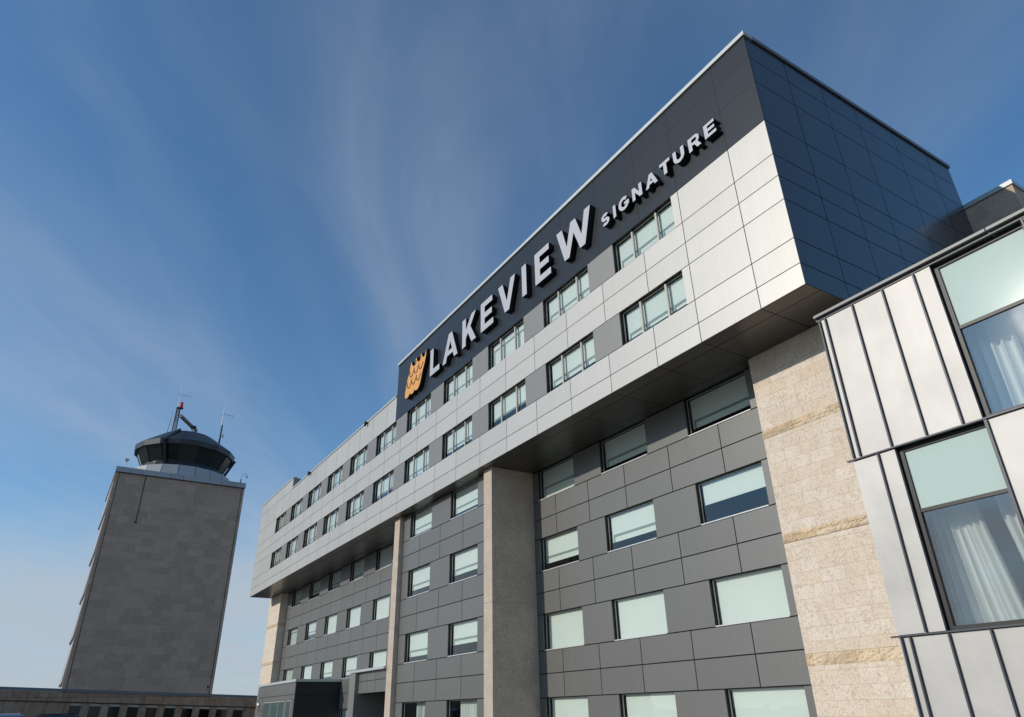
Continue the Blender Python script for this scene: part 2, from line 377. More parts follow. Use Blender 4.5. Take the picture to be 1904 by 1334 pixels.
# charcoal walls set back under the overhang
def wall(xs_w, rows, zs, yf, x0, x1, sms, shades, bands=None, curt=None, nwin=4):
    """zs: joints from the top; window rows lie between zs[0]-zs[1], zs[3]-zs[4], ..."""
    for r in range(len(zs)-1):
        a, b = zs[r+1], zs[r]
        if r % 3 == 0 and r//3 < nwin:
            k = r//3; prev = x0
            for i, (wa, wb) in enumerate(xs_w):
                if wa > prev+.01: fp('char', prev, wa, a, b, yf)
                prev = wb
            if x1 > prev+.01: fp('char', prev, x1, a, b, yf)
            for i, (wa, wb) in enumerate(xs_w):
                sh = shades[k][i]; cu = None
                if sh < 0:
                    sh = 0; cu = [(wa+.75, wa+1.75, wa+.75, wa+1.6), (wb-.55, wb-.05, wb-.6, wb-.05)] if i == 0 else [(wa+.45, wb-.02, wa+.45, wb-.02)]
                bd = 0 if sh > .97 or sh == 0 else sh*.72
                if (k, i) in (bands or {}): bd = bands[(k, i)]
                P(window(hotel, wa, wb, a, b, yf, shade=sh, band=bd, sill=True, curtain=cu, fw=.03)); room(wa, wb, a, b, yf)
        else:
            m_ = [x0] + [q for q in sms if x0+.1 < q < x1-.1] + [x1]
            row('char', m_, a, b, yf)
zA = [-.02, -1.40, -2.24, -3.08, -4.48, -5.33, -6.19, -7.59, -8.445, -9.31, GZ+.0]
wall([(-16.5, -13.82), (-12.0, -9.27), (-7.15, -4.40)], 4, zA, 2.6, -16.92, -3.80, [-15.22, -12.93, -10.65, -8.22, -5.81], 
     [(.97, .80, .80), (.76, .74, .52), (1, 1, 1), (1, 1, 1)], {(1, 2): 0, (0, 0): .55})
zB = [-.02, -1.40, -2.21, -3.05, -4.43, -5.30, -6.165, -7.54, -8.40, -9.28, GZ+.0]
wall([(-26.10, -23.47), (-21.33, -18.63)], 4, zB, .65, -26.98, -17.62, [-24.83, -22.42, -20.03], 
     [(.84, .80), (.74, .72), (.80, .66), (-1, -1)])
zC = [-.02, -1.39, -2.26, -3.15, -4.48, -5.37, -6.29, -7.60, -8.47, -9.40, GZ+.0]
wall([(-55.25, -52.55), (-50.3, -47.6), (-45.5, -42.85), (-40.8, -38.1), (-35.92, -33.2)], 4, zC, 2.6, -56.9, -27.7, 
     [-58.9+2.4*k for k in range(14)], [(.78, .72, .82, .97, 1), (.97, .68, 1, 1, 1), (1, 1, .78, .84, .97), (1, 1, 1, 1, 1)], {(1, 0): .2})
j.box(-59.9, 1.4, 3.0, 3.1, GZ, -.02) if False else None
P(cl['light'].build('pale_cladding', M['light'], hotel)); 

for k_ in ('charA', 'charB', 'charC'): P(cl[k_].build('charcoal_cladding', M['char'], hotel))
P(cl['navy'].build('sign_band_cladding', M['navy'], hotel))
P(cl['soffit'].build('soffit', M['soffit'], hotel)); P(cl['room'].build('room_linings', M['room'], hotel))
j.box(-60.2, -56.9, 4.6, 11.5, GZ, 0.04); j.box(-56.9, -3.9, 4.7, 11.5, GZ, .04); j.box(-3.9, 1.5, 4.6, 11.5, GZ, -2.7)
P(j.build('wall_core', M['joint'], hotel))
# copings
c = MB()
for a, b in ((XS-.04, -20.0), (-19.99, -13.0), (-12.99, -6.0), (-5.99, .06)): c.box(a, b, -.07, .36, 9.50, 9.66)
P(c.build('front_coping', M['coping'], hotel))
c = MB(); c.box(-.36, .06, .362, 12.06, 9.50, 9.66); P(c.build('side_coping', M['char'], hotel))
c = MB(); c.box(-49.66, XS-.05, -.05, .36, 7.43, 7.53); c.box(-60.06, -49.66, -.05, .36, 8.385, 8.49); c.box(-60.06, -59.7, .362, 12, 8.385, 8.49)
P(c.build('parapet_coping', M['coping'], hotel))
c = MB(); c.box(-49.7, -49.62, 0.05, 3.2, 7.54, 8.40); c.box(-49.62, -48.9, 1.2, 3.2, 7.2, 8.2)
P(c.build('parapet_return', M['grey'], hotel))

# stone: piers and corner walls
def pier(x0, x1, y0, y1, zseam, mt, bands=(), top=-.004):
    s = MB(); zs = [GZ] + sorted(zseam) + [top]
    for i in range(len(zs)-1): s.box(x0, x1, y0, y1, zs[i]+(.012 if i else 0), zs[i+1])
    s.box(x0+.02, x1-.02, y0+.02, y1-.02, GZ+.01, top-.02)
    o = P(s.build('stone_pier' if mt == 'pier' else 'stone_wall', M[mt], hotel))
    return o
pier(-17.62, -16.92, .40, 2.60, [-5.75], 'pier')
pier(-27.68, -26.98, .40, 2.60, [-5.75], 'pier')
def stone_wall(x0, x1, y0, y1, top, jz):
    s = MB(); B = [(-2.70, -2.43), (-5.755, -5.50), (-8.885, -8.585)]
    zs = [GZ, -8.885, -8.585, -5.755, -5.50, -2.70, -2.43, top]
    for i in range(0, 7, 2): s.box(x0, x1, y0, y1, zs[i], zs[i+1]-(.014 if i == 2 else 0))
    o = P(s.build('stone_wall', M['tyndall'], hotel))
    for (a, c_) in B:
        b = MB()                           # split-face blocks with an uneven front
        nx = int((x1-x0)/.06); nz = 6; k = len(b.v)
        for side_ in (0,):
            for jz_ in range(nz+1):
                for i in range(nx+1):
                    e = 0 if i in (0, nx) or jz_ in (0, nz) else random.uniform(.0, .035)
                    b.v.append((x0+(x1-x0)*i/nx, y0-.004-e, a+(c_-a)*jz_/nz))
            for jz_ in range(nz):
                for i in range(nx):
                    q = k+jz_*(nx+1)+i; b.f.append((q, q+1, q+nx+2, q+nx+1)); b.mi.append(0)
        b.box(x0-.004, x1+.004, y0-.002, y1-.01, a+.001, c_-.001)
        b.build('stone_band', M['gold'], o)
    return o
stone_wall(-3.79, 1.55, 2.13, 4.55, -2.7, True) if False else None
o1 = stone_wall(-3.79, -.01, 2.13, 4.55, -.004, True)
s = MB(); s.box(.0, 1.54, 2.14, 4.5, GZ, -2.75); P(s.build('stone_return', M['tyndall'], hotel))
o2 = stone_wall(-60.30, -56.58, 1.95, 2.62, -.004, True)
s = MB(); s.box(-60.28, -60.0, 2.63, 11.5, GZ, -.01); P(s.build('stone_return', M['tyndall'], hotel))

# rear wing beyond the side wall
rw = MB(); rw.box(-6, 1.707, 12.06, 22, GZ, 7.40); rwo = P(rw.build('rear_wing', M['stucco'], hotel))
c = MB(); c.box(-6, 1.76, 12.0, 22.05, 7.415, 7.60); c.build('coping', M['coping'], rwo)

# entrance annex at the foot of the long facade
ax = MB(); ax.box(-50.45, -40.86, -.34, 2.55, GZ, -7.78); axo = P(ax.build('entrance_annex', M['joint'], hotel))
c = MB(); c.box(-50.6, -40.74, -.46, 2.58, -7.76, -7.60); c.build('coping', M['coping'], axo)
c = MB(); c.box(-50.6, -40.72, .2, 2.57, -7.77, -7.615)
p = MB(); zz = [GZ, -9.35, -8.50, -7.78]; xx = [-50.5, -48.62, -45.74, -43.04, -40.86]
for i in range(4): p.box(xx[i]+G, xx[i+1]-G, -.40, -.36, zz[2]+G, zz[3]-G)
p.box(-50.5+G, -48.62-G, -.40, -.36, zz[1]+G, zz[2]-G); p.box(-50.5+G, -48.62-G, -.40, -.36, zz[0], zz[1]-G)
p.box(-48.62+G, -40.86-G, -.40, -.36, -8.80, zz[2]-G); p.box(-41.55, -40.86-G, -.40, -.36, GZ, -8.81); p.box(-42.98, -42.75, -.40, -.36, GZ, -8.81)
p.build('front_cladding', M['char'], axo)
p = MB(); p.box(-40.86, -40.82, -.36, 2.56, -8.53, -7.78); p.box(-40.86, -40.82, -.36, 2.56, -9.38, -8.55); p.box(-40.86, -40.82, -.36, 2.56, GZ, -9.40)
p.build('side_cladding', M['navy'], axo)
def simple_win(parent, x0, x1, z0, z1, y, mull, name='window'):
    f = MB(); f.box(x0, x0+.06, y-.03, y, z0, z1); f.box(x1-.06, x1, y-.03, y, z0, z1); f.box(x0+.06, x1-.06, y-.028, y, z1-.06, z1); f.box(x0+.06, x1-.06, y-.028, y, z0, z0+.06)
    for q in mull: f.box(q-.035, q+.035, y-.04, y, z0+.06, z1-.06)
    w = f.build(name, M['almond'], parent)
    g_ = MB(); g_.box(x0+.06, x1-.06, y-.012, y-.004, z0+.06, z1-.06); g_.build('pane', M['cabin'], w); return w
M['cabin'] = mat('grey_green_glass', (.10, .14, .135), .08, 0, .8)
simple_win(axo, -48.55, -43.0, -10.6, -8.82, -.36, (-46.53, -44.57))
simple_win(axo, -42.72, -41.58, GZ+.1, -8.82, -.36, (), 'door')
lm_ = MB(); lm_.rings([(.02, -.1), (.16, -.07), (.20, 0), (.16, .07), (.02, .1)], 14, 0, 0)
lo = lm_.build('wall_lamp', M['lamp'], axo, smooth=True); lo.rotation_euler = (math.pi/2, 0, 0); lo.location = (-49.65, -.46, -8.98)
lo2 = lo.copy(); col.objects.link(lo2); lo2.location = (-49.5, -.46, -9.9)

# entrance portal between annex and pier
po = MB(); px = [-31.85, -30.62, -29.37, -27.72]
for i in range(3):
    po.box(px[i]+G, px[i+1]-G, .50, .54, -8.13+G, -7.68-G*0); po.box(px[i]+G, px[i+1]-G, .50, .54, -8.72, -8.13-G)
poo = P(po.build('entrance_portal', M['char'], hotel))
q = MB(); q.box(-31.85, -27.72, .545, 2.55, -8.72, -7.68); q.box(-27.9, -27.72, .6, 2.5, GZ, -8.74); q.box(-31.85, -27.9, 2.40, 2.55, GZ, -8.74); q.build('recess', M['joint'], poo)
q = MB(); q.box(-32.75, -31.87, .30, 2.55, GZ, -7.69); q.build('side_fin', M['grey'], poo)
q = MB(); q.box(-32.80, -27.72, .25, 2.56, -7.67, -7.55); q.build('coping', M['coping'], poo)
q = MB(); q.box(-29.9, -29.86, 2.30, 2.39, GZ, -8.75); q.box(-31.8, -28, 2.31, 2.38, -8.9, -8.84); q.build('door_frame', M['bronze'], poo)

# ------------------------------------------------------------------ lettering
YB, YF = -.035, -.245
def letters(root, items):
    for polys in items:
        b = MB()
        for (poly) in polys: b.prism(poly, YF, YB, 0, 1)
        b.build('letter', [M['letter'], M['black']], root)
def arc(cx, cz, rx, rz, a0, a1, n=18): return [(cx+rx*math.cos(math.radians(a0+(a1-a0)*i/n)), cz+rz*math.sin(math.radians(a0+(a1-a0)*i/n))) for i in range(n+1)]
def band(cx, cz, rx, rz, t, a0, a1, n=20): return arc(cx, cz, rx, rz, a0, a1, n) + arc(cx, cz, rx-t, rz-t, a1, a0, n)
b0, t0 = 6.585, 8.185; H = t0-b0
def T_(x0, x1, pts): return [(x0+(x1-x0)*u, b0+H*v) for u, v in pts]
def Lp(x0, x1): return [[(x0, b0), (x0, t0), (x0+.385, t0), (x0+.385, b0+.32), (x1, b0+.32), (x1, b0)]]
def Ap(x0, x1):
    m_ = (x0+x1)/2
    # outline split in two polygons sharing only an edge at the crossbar hole
    return [[(x0, b0), (m_-.18, t0), (m_+.18, t0), (x1, b0), (x1-.40, b0), (x1-.52, b0+.33), (m_+.285, b0+.33), (m_+.245, b0+.60), (m_+.205, b0+.60), (m_, b0+1.18), (m_, b0+1.18)],
            ] 
def Aclean(x0, x1, b=b0, h=H, w=.40, cz=(.33, .60)):
    m_ = (x0+x1)/2; half = (x1-x0)/2; ap = w*.48
    def edge_out(z): return half-(half-ap)*(z-b)/h           # outer half width at z
    def edge_in(z): return max(edge_out(z)-w*.98, 0)
    zi = b + h*(half-w*.98)/(half-ap)                         # where the inner edges meet
    L1 = [(m_-half, b), (m_-ap, b+h), (m_+ap, b+h), (m_+half, b), (m_+edge_in(b), b), (m_+edge_in(b+cz[0]), b+cz[0]), (m_-edge_in(b+cz[0]), b+cz[0]), (m_-edge_in(b), b)]
    hole = [(m_-edge_in(b+cz[1]), b+cz[1]), (m_, zi), (m_+edge_in(b+cz[1]), b+cz[1])]
    # join hole to outline by a zero-width slit from the crossbar's left foot
    k = L1[6]
    return [L1[:7] + [hole[0], hole[1], hole[2], hole[0]] + [k] + L1[7:]]
def Kp(x0, x1):
    s = .38
    return [[(x0, b0), (x0, t0), (x0+s, t0), (x0+s, b0+.92), (x1-.42, t0), (x1+.02, t0), (x0+.86, b0+.93), (x1+.03, b0), (x1-.42, b0), (x0+.60, b0+.66), (x0+s, b0+.42), (x0+s, b0)]]
def Ep(x0, x1, b=b0, h=H, s=.38, r=.31):
    t = b+h; c = b+h*.5; q = x1-.05*h
    return [[(x0, b), (x0, t), (q, t), (q, t-r), (x0+s, t-r), (x0+s, c+r*.5), (q-.03*h, c+r*.5), (q-.03*h, c-r*.5), (x0+s, c-r*.5), (x0+s, b+r), (x1, b+r), (x1, b)]]
def Vp(x0, x1):
    m_ = (x0+x1)/2
    return [[(x0, t0), (x0+.40, t0), (m_, b0+.52), (x1-.40, t0), (x1, t0), (m_+.19, b0-.02), (m_-.19, b0-.02)]]
def Ip(x0, x1, b=b0, h=H): return [[(x0, b), (x0, b+h), (x1, b+h), (x1, b)]]
def Wp(x0, x1):
    w = x1-x0; a = x0+w*.275; c_ = x0+w*.725; m_ = (x0+x1)/2
    return [[(x0, t0), (x0+.39, t0), (a+.02, b0+.58), (m_-.165, t0), (m_+.165, t0), (c_-.02, b0+.58), (x1-.39, t0), (x1, t0), (c_+.17, b0-.02), (c_-.16, b0-.02), (m_, b0+.98), (a+.16, b0-.02), (a-.17, b0-.02)]]
big = thing('building_sign', 'row of eight large pale capital letters with black sides on the dark roof band', 'sign', (-22.4, 0, 6.5))
def keep(root):
    for c_ in root.children: c_.matrix_parent_inverse = Matrix.Translation(-root.location)
letters(big, [Lp(-22.445, -21.28), Aclean(-20.90, -19.20), Kp(-18.70, -17.30), Ep(-16.785, -15.585), Vp(-15.104, -13.588), Ip(-13.036, -12.67), Ep(-11.975, -10.79), Wp(-10.28, -7.955)])
keep(big)
small = thing('building_sign', 'row of nine small pale capital letters near the right corner of the dark band', 'sign', (-7.3, 0, 6.5))
sb, sh_, st = 6.60, .56, .15
def Sp(x0, x1):
    m_ = (x0+x1)/2; rx = (x1-x0)/2; rz = (sh_+st)/4; zt = sb+sh_-rz; zb = sb+rz
    top_o = arc(m_, zt, rx*.96, rz, 38, 270, 16); top_i = arc(m_, zt, rx*.96-st, rz-st*.86, 38, 270, 16)
    bot_o = arc(m_, zb, rx, rz, 90, -142, 16); bot_i = arc(m_, zb, rx-st, rz-st*.86, 90, -142, 16)
    # centre stroke: the top arc's inner end runs on into the bottom arc's outer start
    return [top_o + bot_i + bot_o[::-1] + top_i[::-1]]
def Gp(x0, x1):
    m_ = (x0+x1)/2; c = sb+sh_/2; rx = (x1-x0)/2; rz = sh_/2+.01
    o_ = arc(m_, c, rx, rz, 42, 330, 26); i_ = arc(m_, c, rx-st, rz-st*.9, 330, 42, 26)
    o_ += [(x1-.005, c-rz*.55), (x1-.005, c+.04), (m_+.02, c+.04), (m_+.02, c-.075), (x1-st, c-.075)]
    return [o_ + i_[1:]]
def Np(x0, x1): t = sb+sh_; return [[(x0, sb), (x0, t), (x0+.15, t), (x1-st, sb+.23), (x1-st, t), (x1, t), (x1, sb), (x1-.14, sb), (x0+st, t-.24), (x0+st, sb)]]
def Tp(x0, x1): m_ = (x0+x1)/2; t = sb+sh_; return [[(x0, t), (x1, t), (x1, t-.13), (m_+.075, t-.13), (m_+.075, sb), (m_-.075, sb), (m_-.075, t-.13), (x0, t-.13)]]
def Up(x0, x1):
    t = sb+sh_; m_ = (x0+x1)/2; rx = (x1-x0)/2; rz = .24
    return [[(x0, t)] + arc(m_, sb+rz, rx, rz, 180, 360, 16) + [(x1, t), (x1-st, t)] + arc(m_, sb+rz, rx-st, rz-.13, 360, 180, 16) + [(x0+st, t)]]
def Rp(x0, x1):
    t = sb+sh_; r = .18; cz = t-r; cx = x1-r-.03
    return [[(x0, sb), (x0, t), (cx, t)] + arc(cx, cz, r, r, 88, -58, 12) + [(x1+.02, sb), (x1-.16, sb), (cx-.06, sb+.20), (x0+st, sb+.20),
             (x0+st, sb+.31), (cx, sb+.31)] + arc(cx, cz, r-.115, r-.115, -85, 90, 8) + [(x0+st, t-.12), (x0+st-.0005, sb+.31), (x0+st-.0005, sb)]]
letters(small, [Sp(-7.37, -6.90), Ip(-6.665, -6.515, sb, sh_), Gp(-6.345, -5.765), Np(-5.575, -5.055), Aclean(-4.865, -4.26, sb, sh_, .16, (.11, .22)), Tp(-4.10, -3.60), Up(-3.44, -2.925), Rp(-2.72, -2.20), Ep(-2.01, -1.53, sb, sh_, .15, .115)])
keep(small)
em = thing('building_emblem', 'orange feathered wheat shaped emblem left of the large letters on the dark band', 'emblem', (-24.4, 0, 6.4))
EM = [(-25.50,6.475),(-25.68,6.52),(-25.76,6.68),(-25.74,6.95),(-25.62,7.28),(-25.47,7.72),(-25.27,8.0),(-25.22,8.2),(-25.167,8.38),(-25.05,8.66),(-24.90,8.36),(-24.683,8.20),(-24.53,8.27),(-24.47,8.42),(-24.38,8.68),(-24.22,8.36),(-24.03,8.20),(-23.86,8.28),(-23.80,8.42),(-23.70,8.66),(-23.55,8.36),(-23.34,8.19),(-23.17,8.30),(-23.00,8.60),(-23.03,8.25),(-23.10,8.0),(-23.20,7.78),(-23.34,7.55),(-23.466,7.3),(-23.582,7.0),(-23.70,6.74),(-23.84,6.57),(-24.05,6.475),(-24.28,6.50),(-24.43,6.64),(-24.52,6.53),(-24.70,6.475),(-24.92,6.51),(-25.08,6.66),(-25.16,6.55),(-25.32,6.475)]
b = MB(); b.prism(EM, YF, YB, 0, 1); b.build('emblem_body', [M['orange'], M['black']], em)
def tick(cx, cz, w=.30, d=.19, sk=.04):
    b_ = MB(); pts = [(cx-w, cz+d+.14), (cx-w*.8, cz+d*.3), (cx-w*.42, cz-d*.42), (cx+.0, cz-d*.62), (cx+w*.42, cz-d*.30), (cx+w, cz+d)]
    for i in range(len(pts)-1): b_.tube((pts[i][0], YF-.004, pts[i][1]), (pts[i+1][0], YF-.004, pts[i+1][1]), .026, n=6)
    b_.build('feather_line', M['black'], em)
for (cx, cz) in ((-24.93, 7.74), (-24.30, 7.74), (-23.67, 7.74), (-25.20, 7.13), (-24.57, 7.13), (-23.94, 7.13)): tick(cx, cz)
for (cx, cz) in ((-24.56, 8.20), (-23.92, 8.20)):
    b_ = MB(); b_.tube((cx-.05, YF-.004, cz), (cx+.10, YF-.004, cz+.05), .022, n=6); b_.tube((cx+.10, YF-.004, cz+.05), (cx+.24, YF-.004, cz+.24), .022, n=6); b_.build('feather_line', M['black'], em)
keep(em)

# cameras on the parapet
def seccam(x, z, label):
    t = thing('security_camera', label, 'security camera', (x, -.05, z), 0, 'black cameras on the parapet'); t.scale = (.6, .6, .6)
    b = MB(); b.box(-.05, .05, -.02, .06, -.12, .06); b.box(-.03, .03, -.20, -.02, -.02, .04); b.build('bracket', M['black'], t)
    b = MB(); b.tube((0, -.20, -.26), (0, -.20, .10), .17, .19, 12); b.build('housing', M['black'], t)
    b = MB(); b.rings([(.155, -.26), (.14, -.34), (.08, -.40), (.01, -.42)], 12, 0, -.20); b.build('dome', M['cabglass'], t, smooth=True)
seccam(-32.4, 7.40, 'black dome camera on the parapet near the dark sign band')
seccam(-44.6, 7.42, 'black dome camera on the parapet near the raised far end')

# ------------------------------------------------------------------ metal clad building at the right
fg = thing('metal_clad_building', 'nearest building, pale steel panels with dark standing seams and tall curtained windows', 'building', (6, -2.5, GZ))
IF = Matrix.Translation((-6, 2.5, -GZ))
def Q(o): o.matrix_parent_inverse = IF; return o
yF = -2.5; X0, X1 = 1.56, 15.0
tiers = [(-5.665, -2.665), (-8.77, -5.70), (GZ, -8.805)]
win = {0: [(3.93, 5.50), (8.7, 10.3)], 1: [(2.385, 3.96), (6.2, 7.8)], 2: []}
fins = {0: [1.61, 1.743, 2.366, 3.009, 3.629, 6.2, 6.83, 7.46, 8.1, 10.9, 11.5, 12.2, 12.8, 13.5], 1: [2.078, 4.61, 5.24, 5.87, 8.4, 9.0, 9.7, 10.3, 11, 11.6, 12.3, 13], 2: [1.635, 1.79, 2.43, 3.07, 3.70, 4.34, 4.97, 5.6, 6.24, 6.9, 7.5, 8.1, 8.8, 9.4, 10, 10.6, 11.3, 12, 12.6]}
pan = MB(); sm = MB(); core = MB()
for k, (za, zb) in enumerate(tiers):
    x = X0; segs = []
    for (a, b_) in win[k]: segs.append((x, a)); x = b_
    segs.append((x, X1))
    for (a, b_) in segs:
        core.box(a, b_, yF+.06, yF+.50, za-.02, zb+.02)
        cuts = [a] + [f for f in fins[k] if a+.05 < f < b_-.05] + [b_]
        for i in range(len(cuts)-1): pan.box(cuts[i]+.004, cuts[i+1]-.004, yF, yF+.055, za+.004, zb-.004)
    for f in fins[k]: sm.box(f-.014, f+.014, yF-.055, yF+.003, za+.01, zb-.01)
    for (a, b_) in win[k]:
        if k == 1: sm.box(b_-.01, b_+.035, yF-.05, yF+.003, za+.01, zb-.01)
        else: sm.box(b_-.01, b_+.02, yF-.05, yF+.003, za+.01, zb-.01)
sm.box(X0-.10, X1, yF-.045, yF+.02, -5.695, -5.670); sm.box(X0-.10, X1, yF-.045, yF+.02, -8.80, -8.775)
sm.box(X0-.03, X1, yF-.02, yF+.05, -2.66, -2.60)
side_ = MB()
for (za, zb) in tiers: side_.box(X0-.002, X0+.05, yF+.06, 2.1, za+.01, zb-.01)
Q(pan.build('steel_cladding', M['zinc'], fg)); Q(sm.build('standing_seams', M['seam'], fg)); Q(side_.build('side_cladding', M['zinc'], fg))
core.box(X0+.06, X0+.3, yF+.51, 12, GZ, -2.7); core.box(X0+.3, X1, yF+2.6, 12, GZ, -2.72); core.box(X0+.06, X1, yF+.51, 12, -2.71, -2.66); core.box(X1-.3, X1, yF+.51, 12, GZ, -2.72)
for z in (-5.68, -8.79): core.box(X0+.31, X1-.31, yF+.51, yF+2.59, z-.1, z+.1)
Q(core.build('wall_core', M['joint'], fg))
c = MB(); c.box(X0-.02, 4.98, yF-.10, yF+.25, -2.60, -2.545); c.box(5.0, X1, yF-.10, yF+.25, -2.60, -2.545); Q(c.build('coping', M['dullcap'], fg))
def tall_window(x0, x1, z0, z1, zt, curtains):
    f = MB(); y = yF+.10; w = .085
    f.box(x0+.004, x0+w, y, y+.08, z0+.004, z1-.004); f.box(x1-w*.75, x1-.004, y, y+.08, z0+.004, z1-.004)
    f.box(x0+w, x1-w*.75, y+.002, y+.078, z1-w*.8, z1-.004); f.box(x0+w, x1-w*.75, y+.002, y+.078, z0+.004, z0+w*.8)
    f.box(x0+w, x1-w*.75, y+.012, y+.076, zt-.03, zt+.03)
    wd = Q(f.build('window', M['bronze'], fg))
    g_ = MB(); g_.box(x0+w, x1-w*.75, y+.04, y+.05, zt+.03, z1-w*.8); s_ = g_.build('spandrel_pane', M['spandrel'], wd)
    g_ = MB(); g_.box(x0+w, x1-w*.75, y+.04, y+.05, z0+w*.8, zt-.03); g_.build('pane', M['glass2'], wd)
    r = MB(); r.box(x0-.3, x1+.3, yF+2.4, yF+2.45, z0, z1); r.box(x0-.3, x0-.25, yF+.5, yF+2.4, z0, z1); r.box(x1+.25, x1+.3, yF+.5, yF+2.4, z0, z1); r.box(x0-.25, x1+.25, yF+.5, yF+2.4, z0-.02, z0+.02); r.box(x0-.25, x1+.25, yF+.5, yF+2.4, z1-.03, z1)
    r.build('room_lining', M['room'], wd)
    for i, (a, b_, c_, d_, n_) in enumerate(curtains): drape(wd, a, b_, c_, d_, z0+.06, z1-.06, yF+.70, folds=n_, amp=.045, seed=5+i)
tall_window(3.93, 5.50, -5.665, -2.665, -3.964, [(3.75, 4.55, 3.7, 4.62, 5), (5.05, 5.7, 5.0, 5.7, 5)])
tall_window(2.385, 3.96, -8.77, -5.70, -6.833, [(2.15, 3.02, 2.15, 3.36, 8), (3.32, 4.15, 3.62, 4.15, 5)])
tall_window(8.7, 10.3, -5.665, -2.665, -3.964, [(8.6, 9.3, 8.6, 9.3, 6)])
tall_window(6.2, 7.8, -8.77, -5.70, -6.833, [(6.1, 6.8, 6.1, 6.9, 6)])

# ------------------------------------------------------------------ control tower
TX, TB, TY0, TY1 = -100.0, -117.5, -12.05, 5.50
tw = thing('control_tower', 'square concrete airport control tower with a dark glazed cab on top', 'control tower', (-108.7, -3.3, GZ))
IT = Matrix.Translation((108.7, 3.3, -GZ))
def K(o): o.matrix_parent_inverse = IT; return o
s = MB(); s.box(TB, TX, -11.50, 5.04, GZ, 21.30); s.box(TB+.02, TX+.0-.02, -11.6, 5.14, GZ, 21.29)
K(s.build('shaft', M['towercon'], tw))
s = MB(); s.box(TX-.7, TX+.02, TY0+.03, -11.60, GZ, 21.30); K(s.build('corner_pilaster', M['towercon'], tw))
s = MB(); s.box(TX-.7, TX+.02, 5.14, TY1-.03, GZ, 21.30); K(s.build('corner_pilaster', M['towercon'], tw))
s = MB(); s.box(TX-.05, TX+.015, -11.585, -11.515, GZ, 21.29); K(s.build('corner_joint', M['black'], tw))
s = MB(); s.box(TX-.05, TX+.015, 5.055, 5.125, GZ, 21.29); K(s.build('corner_joint', M['black'], tw))
for k in range(6):                              # angled precast hoods on the sunlit face
    zt = 20.9-5.35*k; zb = zt-5.0
    s = MB(); s.quadbox([(-113, -12.20, zb), (-101.2, -12.20, zb), (-101.2, -11.52, zb-.3), (-113, -11.52, zb-.3), (-113, -12.0, zt), (-101.2, -12.0, zt), (-101.2, -11.52, zt), (-113, -11.52, zt)])
    K(s.build('angled_hood', M['whitecon'], tw))
s = MB(); n = 10
for i in range(n):
    a = TY0-.05+(TY1-TY0+.1)*i/n; b_ = TY0-.05+(TY1-TY0+.1)*(i+1)/n; s.box(TX-.15, TX+.25, a+.02, b_-.02, 21.36, 22.10)
for i in range(n):
    a = TB+(TX-TB)*i/n; b_ = TB+(TX-TB)*(i+1)/n-.2; s.box(a+.02, b_, TY0-.05, TY0+.3, 21.36, 22.10); s.box(a+.02, b_, TY1-.3, TY1+.05, 21.36, 22.10)
K(s.build('parapet', M['whitecon'], tw))
s = MB(); s.box(TB+.1, TX+.18, TY0+.02, TY1-.02, 21.28, 21.95); K(s.build('roof_slab', M['roofdark'], tw))
s = MB(); s.tube((TX+.04, -8.15, 14.68), (TX+.04, -8.15, 21.3), .05); s.rings([(.02, 14.5), (.13, 14.6), (.13, 14.72), (.02, 14.8)], 8, TX+.06, -8.15); K(s.build('ball_cable', M['black'], tw))  # black cable down the shaft with a ball at its lower end
CX, CY = -108.7, -2.75; PH = math.radians(8)
def sector(r, n, gap, name, mt):
    s_ = MB(); k = 0
    for i in range(n):
        t0_ = PH+2*math.pi*i/n+gap; t1_ = PH+2*math.pi*(i+1)/n-gap; v = []
        for (ra, za) in r:
            v.append((ra, za))
        (r0_, z0_), (r1_, z1_) = r
        def p_(rr, t, z): return (CX+rr*math.cos(t), CY+rr*math.sin(t), z)
        s_.quadbox([p_(r0_-.3, t0_, z0_), p_(r0_, t0_, z0_), p_(r0_, t1_, z0_), p_(r0_-.3, t1_, z0_), p_(r1_-.3, t0_, z1_), p_(r1_, t0_, z1_), p_(r1_, t1_, z1_), p_(r1_-.3, t1_, z1_)])
    return K(s_.build(name, mt, tw))
sector([(7.75, 22.0), (7.35, 24.05)], 20, .006, 'balcony_ring', M['whitecon'])
s = MB(); s.rings([(7.35, 21.9), (7.0, 23.95), (6.2, 24.3), (5.85, 25.2)], 20, CX, CY, PH); K(s.build('cab_base', M['roofdark'], tw))
cab = sector([(5.9, 25.2), (7.0, 27.45)], 16, .003, 'cab_glazing', M['cabglass'])
s = MB(); s.rings([(5.3, 25.1), (6.4, 27.5)], 16, CX, CY, PH); K(s.build('cab_interior', M['room'], tw))
s = MB()
for i in range(16):
    t = PH+2*math.pi*i/16; s.tube((CX+5.93*math.cos(t), CY+5.93*math.sin(t), 25.2), (CX+7.03*math.cos(t), CY+7.03*math.sin(t), 27.45), .05, n=6)
K(s.build('cab_mullions', M['black'], tw))
s = MB(); s.rings([(6.9, 27.42), (7.35, 27.35), (7.45, 28.15), (3.7, 30.75), (3.5, 30.80)], 16, CX, CY, PH); K(s.build('cab_roof', M['roofdark'], tw))
